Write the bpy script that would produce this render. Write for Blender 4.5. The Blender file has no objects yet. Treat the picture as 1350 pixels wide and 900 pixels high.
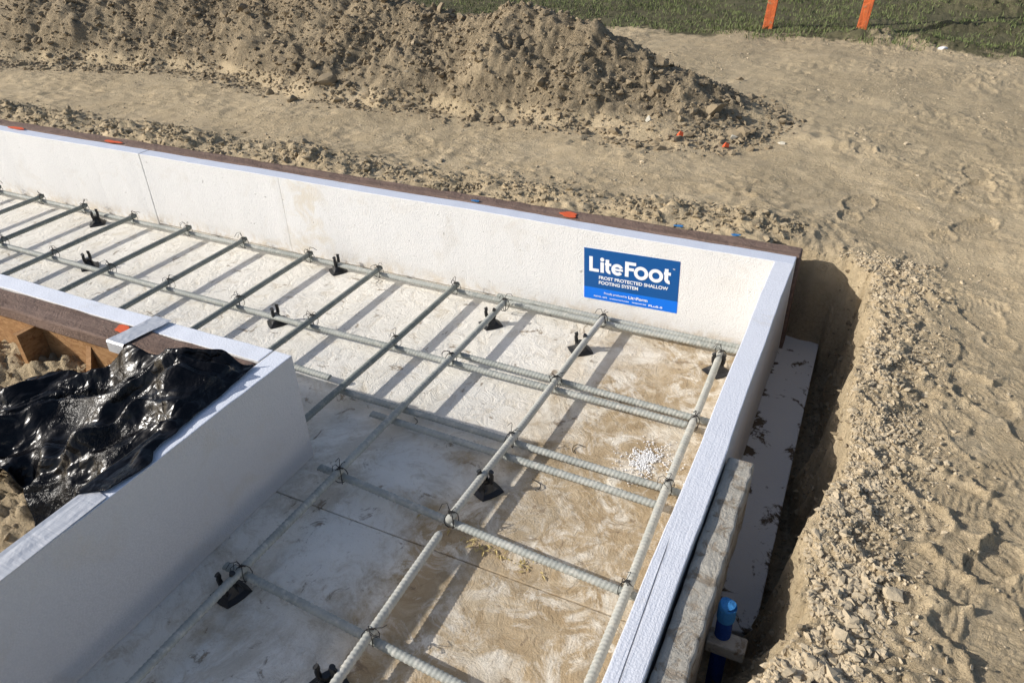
import bpy, bmesh, math, random
import numpy as np
from mathutils import Matrix, Vector
rnd = random.Random(7); rng = np.random.default_rng(11)
SC = bpy.context.scene; COL = SC.collection
# ------------------------------------------------------------------ camera
CX, CY, CZ = 0.1806, -2.0055, 1.2647
YAW, PITCH, ROLL, FPX = -0.4647, 0.5685, 0.0299, 991.989
H, T, W, A = 0.3062, 0.0521, 0.924, 0.9374
def rot3():
    f = np.array([math.sin(YAW)*math.cos(PITCH), math.cos(YAW)*math.cos(PITCH), -math.sin(PITCH)])
    r = np.array([math.cos(YAW), -math.sin(YAW), 0.]); d = np.cross(f, r)
    return np.array([r*math.cos(ROLL)+d*math.sin(ROLL), -r*math.sin(ROLL)+d*math.cos(ROLL), f])
RM = rot3(); CAM = np.array([CX, CY, CZ])
def at(u, v, z=None, y=None):
    d = RM.T @ np.array([(u-675)/FPX, (v-450)/FPX, 1.])
    s = (z-CAM[2])/d[2] if z is not None else (y-CAM[1])/d[1]
    return CAM + s*d
cd = bpy.data.cameras.new('camera'); cam = bpy.data.objects.new('camera', cd); COL.objects.link(cam)
cam.matrix_world = Matrix([[RM[0][i], -RM[1][i], -RM[2][i], CAM[i]] for i in range(3)] + [[0, 0, 0, 1]])
cd.sensor_width = 36; cd.lens = FPX/1350*36; cd.clip_start = .02; cd.clip_end = 1000; SC.camera = cam
# ------------------------------------------------------------------ light
SUN = np.array([.505, .28, -.306]); SUN /= np.linalg.norm(SUN)
w = bpy.data.worlds.new('World'); SC.world = w; w.use_nodes = True; nt = w.node_tree
sky = nt.nodes.new('ShaderNodeTexSky'); sky.sky_type = 'NISHITA'; sky.sun_disc = False
sky.sun_elevation = math.asin(-SUN[2]); sky.sun_rotation = math.atan2(-SUN[0], -SUN[1])
sky.air_density = .85; sky.dust_density = 2.0; sky.ozone_density = .8
nt.links.new(sky.outputs[0], nt.nodes['Background'].inputs[0]); nt.nodes['Background'].inputs[1].default_value = .125
sl = bpy.data.lights.new('sun', 'SUN'); sl.energy = 4.2; sl.angle = math.radians(.5); sl.color = (1, .962, .90)
so = bpy.data.objects.new('sun', sl); COL.objects.link(so); so.rotation_euler = Vector(SUN).to_track_quat('-Z', 'Y').to_euler()
so.location = (-3, -2, 4)
SC.view_settings.view_transform = 'Standard'; SC.view_settings.look = 'None'; SC.view_settings.exposure = 0.12
# ------------------------------------------------------------------ object helpers
def tag(o, label=None, cat=None, group=None, kind=None):
    if label: o['label'] = label
    if cat: o['category'] = cat
    if group: o['group'] = group
    if kind: o['kind'] = kind
    return o
def obj(name, V, F, mat, parent=None, smooth=False, loc=None):
    """mesh object from arrays; V in world space, or local to the parent when it has one"""
    V = np.asarray(V, float)
    if parent is None and loc is None:
        loc = np.array([(V[:, 0].min()+V[:, 0].max())/2, (V[:, 1].min()+V[:, 1].max())/2, V[:, 2].min()])
    if loc is not None: V = V-np.asarray(loc)
    me = bpy.data.meshes.new(name)
    if isinstance(F, np.ndarray):
        n = F.shape[1]
        me.vertices.add(len(V)); me.vertices.foreach_set('co', V.astype(np.float32).ravel())
        me.loops.add(F.size); me.loops.foreach_set('vertex_index', F.astype(np.int32).ravel())
        me.polygons.add(len(F)); me.polygons.foreach_set('loop_start', np.arange(0, F.size, n, dtype=np.int32))
        me.update(calc_edges=True); me.validate()
    else:
        me.from_pydata([tuple(map(float, v)) for v in V], [], F)
    me.polygons.foreach_set('use_smooth', np.full(len(me.polygons), bool(smooth)))
    me.materials.append(mat); me.update()
    o = bpy.data.objects.new(name, me); COL.objects.link(o)
    if loc is not None: o.location = loc
    if parent: o.parent = parent
    return o
def empty(name, loc, rz=0):
    o = bpy.data.objects.new(name, None); COL.objects.link(o); o.location = loc; o.rotation_euler = (0, 0, rz); o.empty_display_size = .05
    return o
def bevel(o, wd=.003, seg=2):
    m = o.modifiers.new('bevel', 'BEVEL'); m.width = wd; m.segments = seg; m.limit_method = 'ANGLE'; return o
BF = [(0, 3, 2, 1), (4, 5, 6, 7), (0, 1, 5, 4), (1, 2, 6, 5), (2, 3, 7, 6), (3, 0, 4, 7)]
def boxv(x0, x1, y0, y1, z0, z1):
    return [(x0, y0, z0), (x1, y0, z0), (x1, y1, z0), (x0, y1, z0), (x0, y0, z1), (x1, y0, z1), (x1, y1, z1), (x0, y1, z1)]
class MB:
    def __init__(s): s.V = []; s.F = []
    def add(s, V, F):
        b = len(s.V); s.V += [tuple(map(float, v)) for v in V]; s.F += [tuple(int(i)+b for i in f) for f in F]; return s
    def box(s, *a): return s.add(boxv(*a), BF)
    def tube(s, pts, r, n=6, cap=True):
        V, F = tube(pts, r, n, cap); return s.add(V, F)
def tube(pts, r, n=8, cap=True):
    P = np.asarray(pts, float); m = len(P); r = np.broadcast_to(np.asarray(r, float), (m,))
    t = np.gradient(P, axis=0); t /= np.linalg.norm(t, axis=1)[:, None]+1e-12
    up = np.array([0, 0, 1.]) if abs(t[0][2]) < .9 else np.array([1., 0, 0])
    V = []; u = np.cross(t[0], up); u /= np.linalg.norm(u)
    for i in range(m):
        u = u-t[i]*np.dot(u, t[i]); u /= np.linalg.norm(u); v = np.cross(t[i], u)
        for k in range(n):
            a = 2*math.pi*k/n; V.append(P[i]+r[i]*(u*math.cos(a)+v*math.sin(a)))
    F = [(i*n+k, i*n+(k+1) % n, (i+1)*n+(k+1) % n, (i+1)*n+k) for i in range(m-1) for k in range(n)]
    if cap: F += [tuple(range(n))[::-1], tuple(range((m-1)*n, m*n))]
    return V, F
# ------------------------------------------------------------------ numpy noise
def hsh(ix, iy, s):
    h = (ix.astype(np.int64)*374761393+iy.astype(np.int64)*668265263+s*974634777) & 0x7fffffff
    h = (h ^ (h >> 13))*1274126177 & 0x7fffffff
    return ((h ^ (h >> 16)) & 0xffff)/65535.
def vn(x, y, s=0):
    ix = np.floor(x); iy = np.floor(y); fx = x-ix; fy = y-iy
    a = hsh(ix, iy, s)*6.2832; b = hsh(ix+1, iy, s)*6.2832; c = hsh(ix, iy+1, s)*6.2832; d = hsh(ix+1, iy+1, s)*6.2832
    g = lambda t, dx, dy: np.cos(t)*dx+np.sin(t)*dy
    ux = fx*fx*fx*(fx*(fx*6-15)+10); uy = fy*fy*fy*(fy*(fy*6-15)+10)
    l = g(a, fx, fy)*(1-ux)+g(b, fx-1, fy)*ux; h = g(c, fx, fy-1)*(1-ux)+g(d, fx-1, fy-1)*ux
    return (l*(1-uy)+h*uy)*1.5
def fbm(x, y, sc, oc=4, s=0, gain=.5):
    r = 0; a = 1
    for k in range(oc): r = r+a*vn(x*sc+k*7.3, y*sc-k*3.1, s+k); sc *= 2.03; a *= gain
    return r
def ridge(x, y, sc, oc=3, s=0):
    r = 0; a = 1
    for k in range(oc): r = r+a*(1-2*np.abs(vn(x*sc+k*5.1, y*sc+k*9.7, s+k))); sc *= 2.1; a *= .5
    return r
def sst(a, b, x):
    t = np.clip((x-a)/(b-a), 0, 1); return t*t*(3-2*t)
def worley(x, y, sc, s=0):
    x = x*sc; y = y*sc; ix = np.floor(x); iy = np.floor(y); m = np.full(x.shape, 9.); hh = np.zeros(x.shape)
    for dx in (-1, 0, 1):
        for dy in (-1, 0, 1):
            cx = ix+dx; cy = iy+dy; px = cx+hsh(cx, cy, s); py = cy+hsh(cx, cy, s+5)
            d = np.hypot(px-x, py-y); k = d < m; m = np.where(k, d, m); hh = np.where(k, hsh(cx, cy, s+9), hh)
    return m, hh
def polydist(x, y, P):
    """distance to an open polyline, and index-position along it"""
    best = np.full(x.shape, 1e9); par = np.zeros(x.shape)
    for i in range(len(P)-1):
        a = P[i]; b = P[i+1]; d = b[:2]-a[:2]; t = np.clip(((x-a[0])*d[0]+(y-a[1])*d[1])/(d@d), 0, 1)
        q = np.hypot(x-a[0]-t*d[0], y-a[1]-t*d[1]); k = q < best; best = np.where(k, q, best); par = np.where(k, i+t, par)
    return best, par
def inpoly(x, y, P):
    r = np.zeros(x.shape, bool); n = len(P)
    for i in range(n):
        a = P[i]; b = P[(i+1) % n]
        c = ((a[1] > y) != (b[1] > y)) & (x < (b[0]-a[0])*(y-a[1])/(b[1]-a[1]+1e-12)+a[0]); r ^= c
    return r
# ------------------------------------------------------------------ materials
class N:
    def __init__(s, name):
        s.m = bpy.data.materials.new(name); s.m.use_nodes = True; s.t = s.m.node_tree; s.b = s.t.nodes['Principled BSDF']
        s.pos = s.t.nodes.new('ShaderNodeNewGeometry').outputs['Position']
    def mapv(s, sc=(1, 1, 1), rz=0, src=None):
        n = s.t.nodes.new('ShaderNodeMapping'); n.inputs['Scale'].default_value = sc; n.inputs['Rotation'].default_value = (0, 0, rz)
        s.t.links.new(src or s.pos, n.inputs[0]); return n.outputs[0]
    def noise(s, sc, det=5, rough=.55, dist=0, vec=None, col=False):
        n = s.t.nodes.new('ShaderNodeTexNoise'); n.inputs['Scale'].default_value = sc; n.inputs['Detail'].default_value = det
        n.inputs['Roughness'].default_value = rough; n.inputs['Distortion'].default_value = dist
        s.t.links.new(vec or s.pos, n.inputs['Vector']); return n.outputs[1 if col else 0]
    def vor(s, sc, feat='F1', vec=None, out='Distance'):
        n = s.t.nodes.new('ShaderNodeTexVoronoi'); n.feature = feat; n.inputs['Scale'].default_value = sc
        s.t.links.new(vec or s.pos, n.inputs['Vector']); return n.outputs[out]
    def ramp(s, src, a, b, ca=(0, 0, 0), cb=(1, 1, 1), mids=()):
        n = s.t.nodes.new('ShaderNodeValToRGB'); e = n.color_ramp.elements
        e[0].position = a; e[0].color = (*ca, 1); e[1].position = b; e[1].color = (*cb, 1)
        for p, c in mids: q = e.new(p); q.color = (*c, 1)
        s.t.links.new(src, n.inputs[0]); return n.outputs[0]
    def mix(s, f, a, b, mode='MIX'):
        n = s.t.nodes.new('ShaderNodeMix'); n.data_type = 'RGBA'; n.blend_type = mode
        for i, v in ((0, f), (6, a), (7, b)):
            if isinstance(v, bpy.types.NodeSocket): s.t.links.new(v, n.inputs[i])
            elif i == 0: n.inputs[0].default_value = v
            else: n.inputs[i].default_value = (*v, 1)
        return n.outputs[2]
    def math(s, op, a, b=0, c=0):
        n = s.t.nodes.new('ShaderNodeMath'); n.operation = op
        for i, v in ((0, a), (1, b), (2, c)):
            if isinstance(v, bpy.types.NodeSocket): s.t.links.new(v, n.inputs[i])
            else: n.inputs[i].default_value = v
        return n.outputs[0]
    def xyz(s):
        n = s.t.nodes.new('ShaderNodeSeparateXYZ'); s.t.links.new(s.pos, n.inputs[0]); return n.outputs
    def smooth(s, v, a, b):
        n = s.t.nodes.new('ShaderNodeMapRange'); n.interpolation_type = 'SMOOTHSTEP'; n.inputs[1].default_value = a; n.inputs[2].default_value = b
        s.t.links.new(v, n.inputs[0]); return n.outputs[0]
    def bump(s, h, dist=.002, st=1., prev=None):
        n = s.t.nodes.new('ShaderNodeBump'); n.inputs['Distance'].default_value = dist; n.inputs['Strength'].default_value = st
        s.t.links.new(h, n.inputs['Height'])
        if prev: s.t.links.new(prev, n.inputs['Normal'])
        return n.outputs[0]
    def out(s, col, rough=.8, nrm=None, spec=.3, metal=0):
        for k, v in (('Base Color', col), ('Roughness', rough), ('Normal', nrm), ('Specular IOR Level', spec), ('Metallic', metal)):
            if v is None: continue
            if isinstance(v, bpy.types.NodeSocket): s.t.links.new(v, s.b.inputs[k])
            else: s.b.inputs[k].default_value = (*v, 1) if isinstance(v, tuple) else v
        return s.m
def m_foam(name, base, dark, stain=.0, grain=None):
    n = N(name); v1 = n.vor(260, 'F1'); big = n.noise(3.1, 6, .6)
    c = n.mix(n.ramp(big, .35, .7), base, dark)
    c = n.mix(n.ramp(v1, .1, .75), c, tuple(x*.88 for x in base))
    if stain: c = n.mix(n.math('MULTIPLY', n.ramp(n.noise(7, 9, .65, .6), .56, .72), stain), c, (.46, .38, .26))
    tp = 'top' in name or 'grain' in name; b = n.bump(v1, .0006 if tp else .0014, .8); b = n.bump(n.noise(34, 5), .0012 if tp else .003, .35, b); c = n.mix(n.math('MULTIPLY', n.ramp(n.noise(5.3, 9, .75, .4), .60, .68), .35), c, (.55, .50, .42))
    if grain:
        g = n.noise(1, 6, .6, .3, n.mapv(grain)); g = n.math('MULTIPLY', g, n.smooth(n.xyz()[1], -.45, -1.2)); b = n.bump(g, .0022, .6, b); c = n.mix(n.ramp(g, .50, .68), c, tuple(x*.82 for x in base))
        X, Y, Z = n.xyz(); ln = n.math('ABSOLUTE', n.math('SUBTRACT', n.math('ADD', X, n.math('MULTIPLY', Y, .027)), -.0155)); ln = n.math('MULTIPLY', n.smooth(ln, .0013, .0004), n.smooth(Y, -1.10, -1.14)); c = n.mix(ln, c, (.2, .21, .25)); b = n.bump(ln, -.003, 1, b)
    if name == 'foam_cream':
        X, Y, Z = n.xyz(); sm = n.smooth(n.math('ABSOLUTE', n.math('ADD', X, 1.765)), .0022, .0008); c = n.mix(n.math('MULTIPLY', sm, .35), c, (.35, .32, .27)); b = n.bump(sm, -.001, 1, b)
        d1 = n.math('MULTIPLY', n.smooth(n.math('ABSOLUTE', n.math('ADD', X, 1.66)), .16, .02), n.ramp(n.noise(13, 7, .65, .8), .46, .62)); c = n.mix(n.math('MULTIPLY', d1, .5), c, (.62, .53, .38))
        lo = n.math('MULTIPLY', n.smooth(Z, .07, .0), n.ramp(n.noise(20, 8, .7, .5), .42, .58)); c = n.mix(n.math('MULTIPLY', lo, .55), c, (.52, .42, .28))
        nk = n.ramp(n.noise(48, 4, .6, .4), .70, .74); c = n.mix(n.math('MULTIPLY', nk, .5), c, (.5, .47, .42)); b = n.bump(nk, -.003, 1, b)
    return n.out(c, .78, b, .25)
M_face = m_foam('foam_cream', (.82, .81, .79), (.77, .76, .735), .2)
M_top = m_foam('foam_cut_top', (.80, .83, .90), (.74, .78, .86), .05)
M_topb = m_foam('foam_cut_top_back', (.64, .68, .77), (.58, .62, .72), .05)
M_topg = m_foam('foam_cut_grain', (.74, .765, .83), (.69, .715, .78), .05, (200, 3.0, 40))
M_foamg = m_foam('foam_shaded_grey', (.60, .59, .585), (.54, .53, .52), .25)  # white foam, greyed: shade on these panel sides is in the colour
def m_floor():
    n = N('foam_floor_muddy'); X, Y, Z = n.xyz()
    v1 = n.vor(230); base = n.mix(n.ramp(n.noise(4, 6), .35, .7), (.86, .82, .74), (.76, .72, .64))
    # trampled crease texture
    cr = n.noise(20, 8, .7, 1.0); base = n.mix(n.ramp(cr, .33, .48), (.66, .60, .50), base)
    base = n.mix(n.math('MULTIPLY', n.ramp(n.noise(60, 6, .7, 1.2), .60, .70), .55), base, (.40, .34, .26))
    # mud film, thick on the right hand side of the pour
    wob = n.noise(4.2, 9, .68, .4)
    reg = n.math('ADD', n.smooth(X, -.75, -.18), n.math('MULTIPLY', n.smooth(Y, -.35, -.9), .25))
    reg = n.math('SUBTRACT', reg, n.math('MULTIPLY', n.smooth(X, -.46, -.62), .35))
    m = n.math('ADD', n.math('MULTIPLY', reg, .27), wob)
    m = n.math('ADD', m, n.math('MULTIPLY', n.smooth(Y, -.6, -.95), .07)); mud = n.ramp(m, .60, .74)
    sw = n.noise(14, 8, .7, 1.3); streak = n.ramp(sw, .44, .66)
    mudc = n.mix(streak, (.38, .28, .165), (.60, .49, .34)); mudc = n.mix(n.ramp(n.noise(7, 6), .4, .65), mudc, (.44, .33, .20))
    holes = n.ramp(n.noise(12, 9, .76, .8), .40, .52); base = n.mix(n.math('MULTIPLY', n.smooth(X, -.70, -.35), .75), base, n.mix(n.ramp(n.noise(11, 6), .42, .6), (.80, .73, .61), (.60, .50, .36))); mud = n.math('MULTIPLY', mud, holes)
    c = n.mix(mud, base, mudc)
    film = n.math('MULTIPLY', n.ramp(n.noise(3.1, 9, .78, .6), .50, .60), n.math('MULTIPLY', n.smooth(Y, -.4, -.9), .5)); c = n.mix(film, c, (.42, .35, .25)); spots = n.ramp(n.noise(17, 7, .7, .8), .60, .665); c = n.mix(n.math('MULTIPLY', spots, .8), c, (.23, .17, .11))
    b = n.bump(v1, .001, .6); b = n.bump(cr, .010, .8, b); b = n.bump(sw, .004, .5, b)
    return n.out(c, .8, b, .25)
M_floor = m_floor()
def m_soil():
    n = N('soil'); X, Y, Z = n.xyz()
    big = n.noise(1.3, 7, .6, .4); c = n.mix(n.ramp(big, .38, .66), (.53, .425, .27), (.63, .51, .335))
    c = n.mix(n.ramp(n.noise(9, 8, .68, .6), .42, .62), (.45, .355, .22), c)
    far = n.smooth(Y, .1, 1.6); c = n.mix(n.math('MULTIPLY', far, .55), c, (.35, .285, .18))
    # turned subsoil of the heap, and soil darker towards the trench bottom
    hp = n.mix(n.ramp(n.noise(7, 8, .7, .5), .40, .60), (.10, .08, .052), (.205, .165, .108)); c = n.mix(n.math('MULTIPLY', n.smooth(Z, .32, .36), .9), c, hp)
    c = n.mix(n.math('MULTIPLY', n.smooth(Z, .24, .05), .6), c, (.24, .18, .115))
    fine = n.noise(120, 6, .7, .4); c = n.mix(n.math('MULTIPLY', n.ramp(fine, .35, .65), .5), c, (.60, .48, .32), 'MIX')
    # turf ground
    e = n.math('ADD', n.math('ADD', Y, n.math('MULTIPLY', n.noise(3, 6, .7), 1.1)), n.math('MULTIPLY', n.smooth(X, 0, 1.2), .3))
    g = n.smooth(e, 3.7, 3.86)
    g = n.math('MULTIPLY', g, n.smooth(Z, .375, .345))
    c = n.mix(g, c, n.mix(n.noise(14, 5), (.075, .075, .04), (.17, .15, .09)))
    b = n.bump(fine, .004, .9); b = n.bump(n.math('MULTIPLY', n.noise(30, 7, .66, 2.6), n.ramp(n.noise(2.2, 3), .38, .6, (.25,)*3, (1,)*3)), .018, .8, b); b = n.bump(n.noise(95, 3, .6, 2.2), .004, .8, b)
    return n.out(c, .95, b, .1)
M_soil = m_soil()
def m_rock(name, a, b_, sc=16):
    n = N(name); c = n.mix(n.ramp(n.noise(sc, 6, .65), .35, .68), a, b_); 
    c = n.mix(n.ramp(n.noise(sc*.35, 2), .45, .6), c, tuple(x*.8 for x in b_))
    return n.out(c, .93, n.bump(n.noise(160, 5, .65), .002, .8), .15)
M_clod = m_rock('clod_earth', (.19, .15, .098), (.35, .28, .185))
M_crumb = m_rock('crumb_earth', (.24, .195, .125), (.42, .34, .225), 20)
M_pebble = m_rock('pebble_dusty', (.42, .345, .235), (.56, .465, .325), 22)
M_stone = m_rock('stone_pale', (.45, .42, .34), (.62, .58, .48))
def m_bar():
    n = N('rebar_coated'); c = n.mix(n.ramp(n.noise(9, 5, .6), .35, .7), (.335, .37, .315), (.45, .46, .40))
    c = n.mix(n.math('MULTIPLY', n.ramp(n.noise(55, 6, .7), .5, .68), .7), c, (.60, .56, .46))
    return n.out(c, .62, n.bump(n.noise(300, 4), .0006, .6), .35)
M_bar = m_bar()
def m_bar2(name, a, b_, d, k):
    n = N(name); c = n.mix(n.ramp(n.noise(9, 5, .6), .35, .7), a, b_); c = n.mix(n.math('MULTIPLY', n.ramp(n.noise(55, 6, .7), .5, .68), k), c, d)
    return n.out(c, .6, n.bump(n.noise(300, 4), .0006, .6), .35)
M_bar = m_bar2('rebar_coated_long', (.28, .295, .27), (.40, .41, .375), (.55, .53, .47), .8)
M_bard = m_bar2('rebar_coated_clean_shaded', (.16, .18, .165), (.25, .265, .24), (.38, .37, .32), .7)  # cleaner coat, with the left bars' shaded side put into its colour
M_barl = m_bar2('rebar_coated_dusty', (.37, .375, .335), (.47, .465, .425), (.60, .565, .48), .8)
def m_plain(name, c, r=.6, sp=.4, metal=0, bsc=0, bd=.001, var=.85):
    n = N(name); cc = n.mix(n.noise(30, 5), c, tuple(x*var for x in c))
    return n.out(cc, r, n.bump(n.noise(bsc, 5), bd, .7) if bsc else None, sp, metal)
M_black = m_plain('black_plastic_chair', (.012, .012, .013), .42, .5)
M_wire = m_plain('dark_wire', (.02, .018, .017), .5, .4)
def m_wood(name, a, b_, mud=None, mudamt=0, grain=(3, 60, 60)):
    n = N(name); g = n.noise(1, 7, .6, .8, n.mapv(grain)); c = n.mix(n.ramp(g, .35, .65), a, b_)
    b = n.bump(g, .002, .9)
    if mud:
        k = n.noise(28, 8, .7, .5); c = n.mix(n.ramp(k, .62-mudamt, .70-mudamt), c, n.mix(n.noise(70, 5), mud, tuple(x*.7 for x in mud)))
        b = n.bump(k, .010, 1., b); b = n.bump(n.noise(110, 6, .7, 1.), .004, .8, b)
    return n.out(c, .85, b, .2)
M_plank = m_wood('weathered_plank', (.17, .115, .09), (.25, .175, .14), (.33, .26, .20), .0)
M_mudplank = m_wood('mud_caked_plank', (.26, .21, .15), (.38, .32, .25), (.58, .54, .46), .20, (60, 3, 60))
def m_osb():
    n = N('oriented_strand_board'); v = n.mapv((1, 1, 1)); c1 = n.vor(55, 'F1', n.mapv((1, 1, 2.6), 0), 'Color')
    s = n.t.nodes.new('ShaderNodeSeparateColor'); n.t.links.new(c1, s.inputs[0])
    c = n.mix(s.outputs[0], (.30, .16, .065), (.42, .24, .11)); c = n.mix(n.ramp(n.noise(60, 6, .7, 1), .52, .66), c, (.22, .10, .04))
    return n.out(c, .7, n.bump(s.outputs[1], .001, .6), .3)
M_osb = m_osb()
M_orange = m_plain('orange_paint', (.75, .13, .045), .7, .3, 0, 120, .002, .8)
M_stake = m_wood('stake_orange', (.78, .19, .06), (.55, .13, .05), (.55, .30, .16), .06, (60, 60, 4))
M_blue = m_wood('blue_paint_cap', (.05, .24, .55), (.04, .19, .44), (.34, .36, .36), .03, (40, 40, 40))
M_bluedk = m_wood('blue_pipe_shaded', (.012, .065, .32), (.01, .05, .26), (.16, .15, .15), .07, (60, 60, 8))  # pipe body below the sunlit cap, its shade painted into the blue
def m_tape():
    n = N('duct_tape'); g = n.noise(1, 4, .5, .2, n.mapv((14, 260, 60), .5)); c = n.mix(g, (.50, .51, .53), (.68, .69, .71))
    return n.out(c, .38, n.bump(n.noise(16, 4, .55, .8), .006, .6, n.bump(g, .0007, .8)), .5, .35)
M_tape = m_tape()
def m_poly():
    n = N('black_poly_sheet'); a = n.noise(9, 3, .5, .8); pm = n.ramp(n.noise(6, 4), .50, .60); dv = n.t.nodes.new('ShaderNodeMixRGB'); dv.inputs[0].default_value = .06; n.t.links.new(n.pos, dv.inputs[1]); n.t.links.new(n.noise(9, 3, col=True), dv.inputs[2]); ve = n.vor(26, 'DISTANCE_TO_EDGE', n.mapv((1, .55, 1), .6, dv.outputs[0])); ve2 = n.vor(64, 'DISTANCE_TO_EDGE', n.mapv((1, .5, 1), .3, dv.outputs[0])); b0 = n.math('MULTIPLY', n.noise(1, 3, .5, 1.2, n.mapv((190, 90, 120), .5)), pm)
    b = n.bump(a, .02, .4); b = n.bump(ve, .008, .7, b); b = n.bump(ve2, .0018, .6, b); b = n.bump(b0, .004, .8, b)
    return n.out((.003, .003, .004), n.ramp(n.noise(12, 5), .3, .7, (.2,)*3, (.34,)*3), b, .28)
M_poly = m_poly()
M_lab1 = m_plain('label_deep_blue', (.002, .085, .30), .45, .4, 0, 0, 0, .93)
M_lab2 = m_plain('label_bright_blue', (.0, .17, .78), .45, .4, 0, 0, 0, .95)
M_white = m_plain('label_white', (.86, .87, .88), .5, .4, 0, 0, 0, .98)
M_bead = m_plain('white_bead', (.86, .86, .86), .7, .3)
M_yel = m_plain('dry_leaf', (.55, .44, .20), .8, .2)
M_grass = N('grass_blades')
_c = M_grass.mix(M_grass.noise(6, 6, .7), (.085, .115, .04), (.22, .25, .10)); M_grass = M_grass.out(_c, .7, None, .2)
# ------------------------------------------------------------------ terrain
LIPZ = .275
lip_px = [(1058, 330), (1085, 334), (1120, 342), (1147, 362), (1150, 378), (1143, 408), (1146, 440), (1135, 480), (1120, 508), (1117, 535), (1121, 560), (1117, 618),
          (1092, 655), (1072, 690), (1062, 712), (1057, 760), (1066, 815), (1078, 835), (1040, 850), (1020, 880), (992, 900)]
LIP = np.array([at(u, v, LIPZ)[:2] for u, v in lip_px]); 
LIP[0] = (.03, LIP[1][1]+.01)
LIP = np.vstack([LIP, [(.16, -1.42), (.15, -1.9), (.15, -3.2)]])
LIPPOLY = np.vstack([LIP, [(-.02, -3.2), (-.02, LIP[0][1])]])
crest_px = [((-420, -130), 1.6), ((-150, -75), 1.6), ((0, -45), 1.65), ((180, -34), 1.8), ((330, -18), 1.85), ((450, -8), 1.75), ((560, 14), 1.65), ((615, 32), 1.6), ((650, 28), 1.55), ((690, 0), 1.5),
            ((725, 6), 1.48), ((770, 24), 1.44), ((840, 50), 1.42), ((895, 86), 1.34)]
CREST = np.array([at(u, v, y=y) for (u, v), y in crest_px]); CRH = np.maximum(CREST[:, 2]-.30, .0); CRH[-4:] *= np.array([.95, .88, .80, .60]); CRH[-5] *= 1.04
CW = np.array([.85, .85, .82, .70, .62, .66, .66, .60, .55, .53, .50, .47, .44, .44])
boots = [((1290, 690), .35, 1), ((1265, 830), -.2, -1), ((1318, 535), 2.2, 1), ((1215, 470), 1.2, -1), ((1330, 620), .2, -1), ((1250, 600), 2.6, 1), ((1340, 800), .1, 1), ((1200, 350), 1.0, 1), ((1300, 420), 1.9, -1),
         ((1190, 560), .5, 1), ((1130, 270), 1.4, 1), ((1270, 300), .9, -1), ((1290, 235), 1.6, 1), ((1170, 200), .4, -1), ((1225, 755), 2.8, 1), ((1335, 720), 1.1, -1), ((1000, 250), 1.2, 1), ((700, 215), 1.7, 1), ((820, 235), .6, 1), ((300, 150), 1.9, 1)]
rb = random.Random(21)
for _ in range(7): boots.append(((rb.uniform(1150, 1350), rb.uniform(230, 900)), rb.uniform(0, 3.1), rb.choice((1, -1))))
for _ in range(9): boots.append(((rb.uniform(450, 1350), rb.uniform(100, 280)), rb.uniform(0, 3.1), rb.choice((1, -1))))
def boot(x, y, z, c, a, side):
    p = at(*c, .29); dx = x-p[0]; dy = y-p[1]; ca, sa = math.cos(a), math.sin(a)
    u = dx*ca+dy*sa; v = (-dx*sa+dy*ca)*side
    k = (np.abs(u) < .2) & (np.abs(v) < .12)
    if not k.any(): return z
    uu = u[k]; vv = v[k]
    sole = np.hypot((uu-.045)/.085, (vv-.004)/(.045-.05*(uu-.045)**2))
    heel = np.hypot((uu+.085)/.038, vv/.034); s = np.minimum(sole, heel)+.09*vn(x[k]*38, y[k]*38, 61)+.06*vn(x[k]*90, y[k]*90, 62)
    ins = sst(1.06, .90, s); rim = np.exp(-((s-1.13)/.10)**2)
    tread = sst(.2, .6, np.sin(uu*2*math.pi/.013+np.abs(vv)*70))
    tread = np.where(heel < .95, sst(.2, .6, np.sin(np.hypot(uu+.085, vv)*2*math.pi/.014)), tread)
    z = z.copy(); z[k] = z[k]*(1-.7*ins)+(.7*ins)*(z[k].mean()) + rim*.0035*(1+.8*vn(x[k]*60, y[k]*60, 63)) - ins*(.0050-.0028*tread*sst(-.5, .3, vn(x[k]*22, y[k]*22, 64)))
    return z
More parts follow.
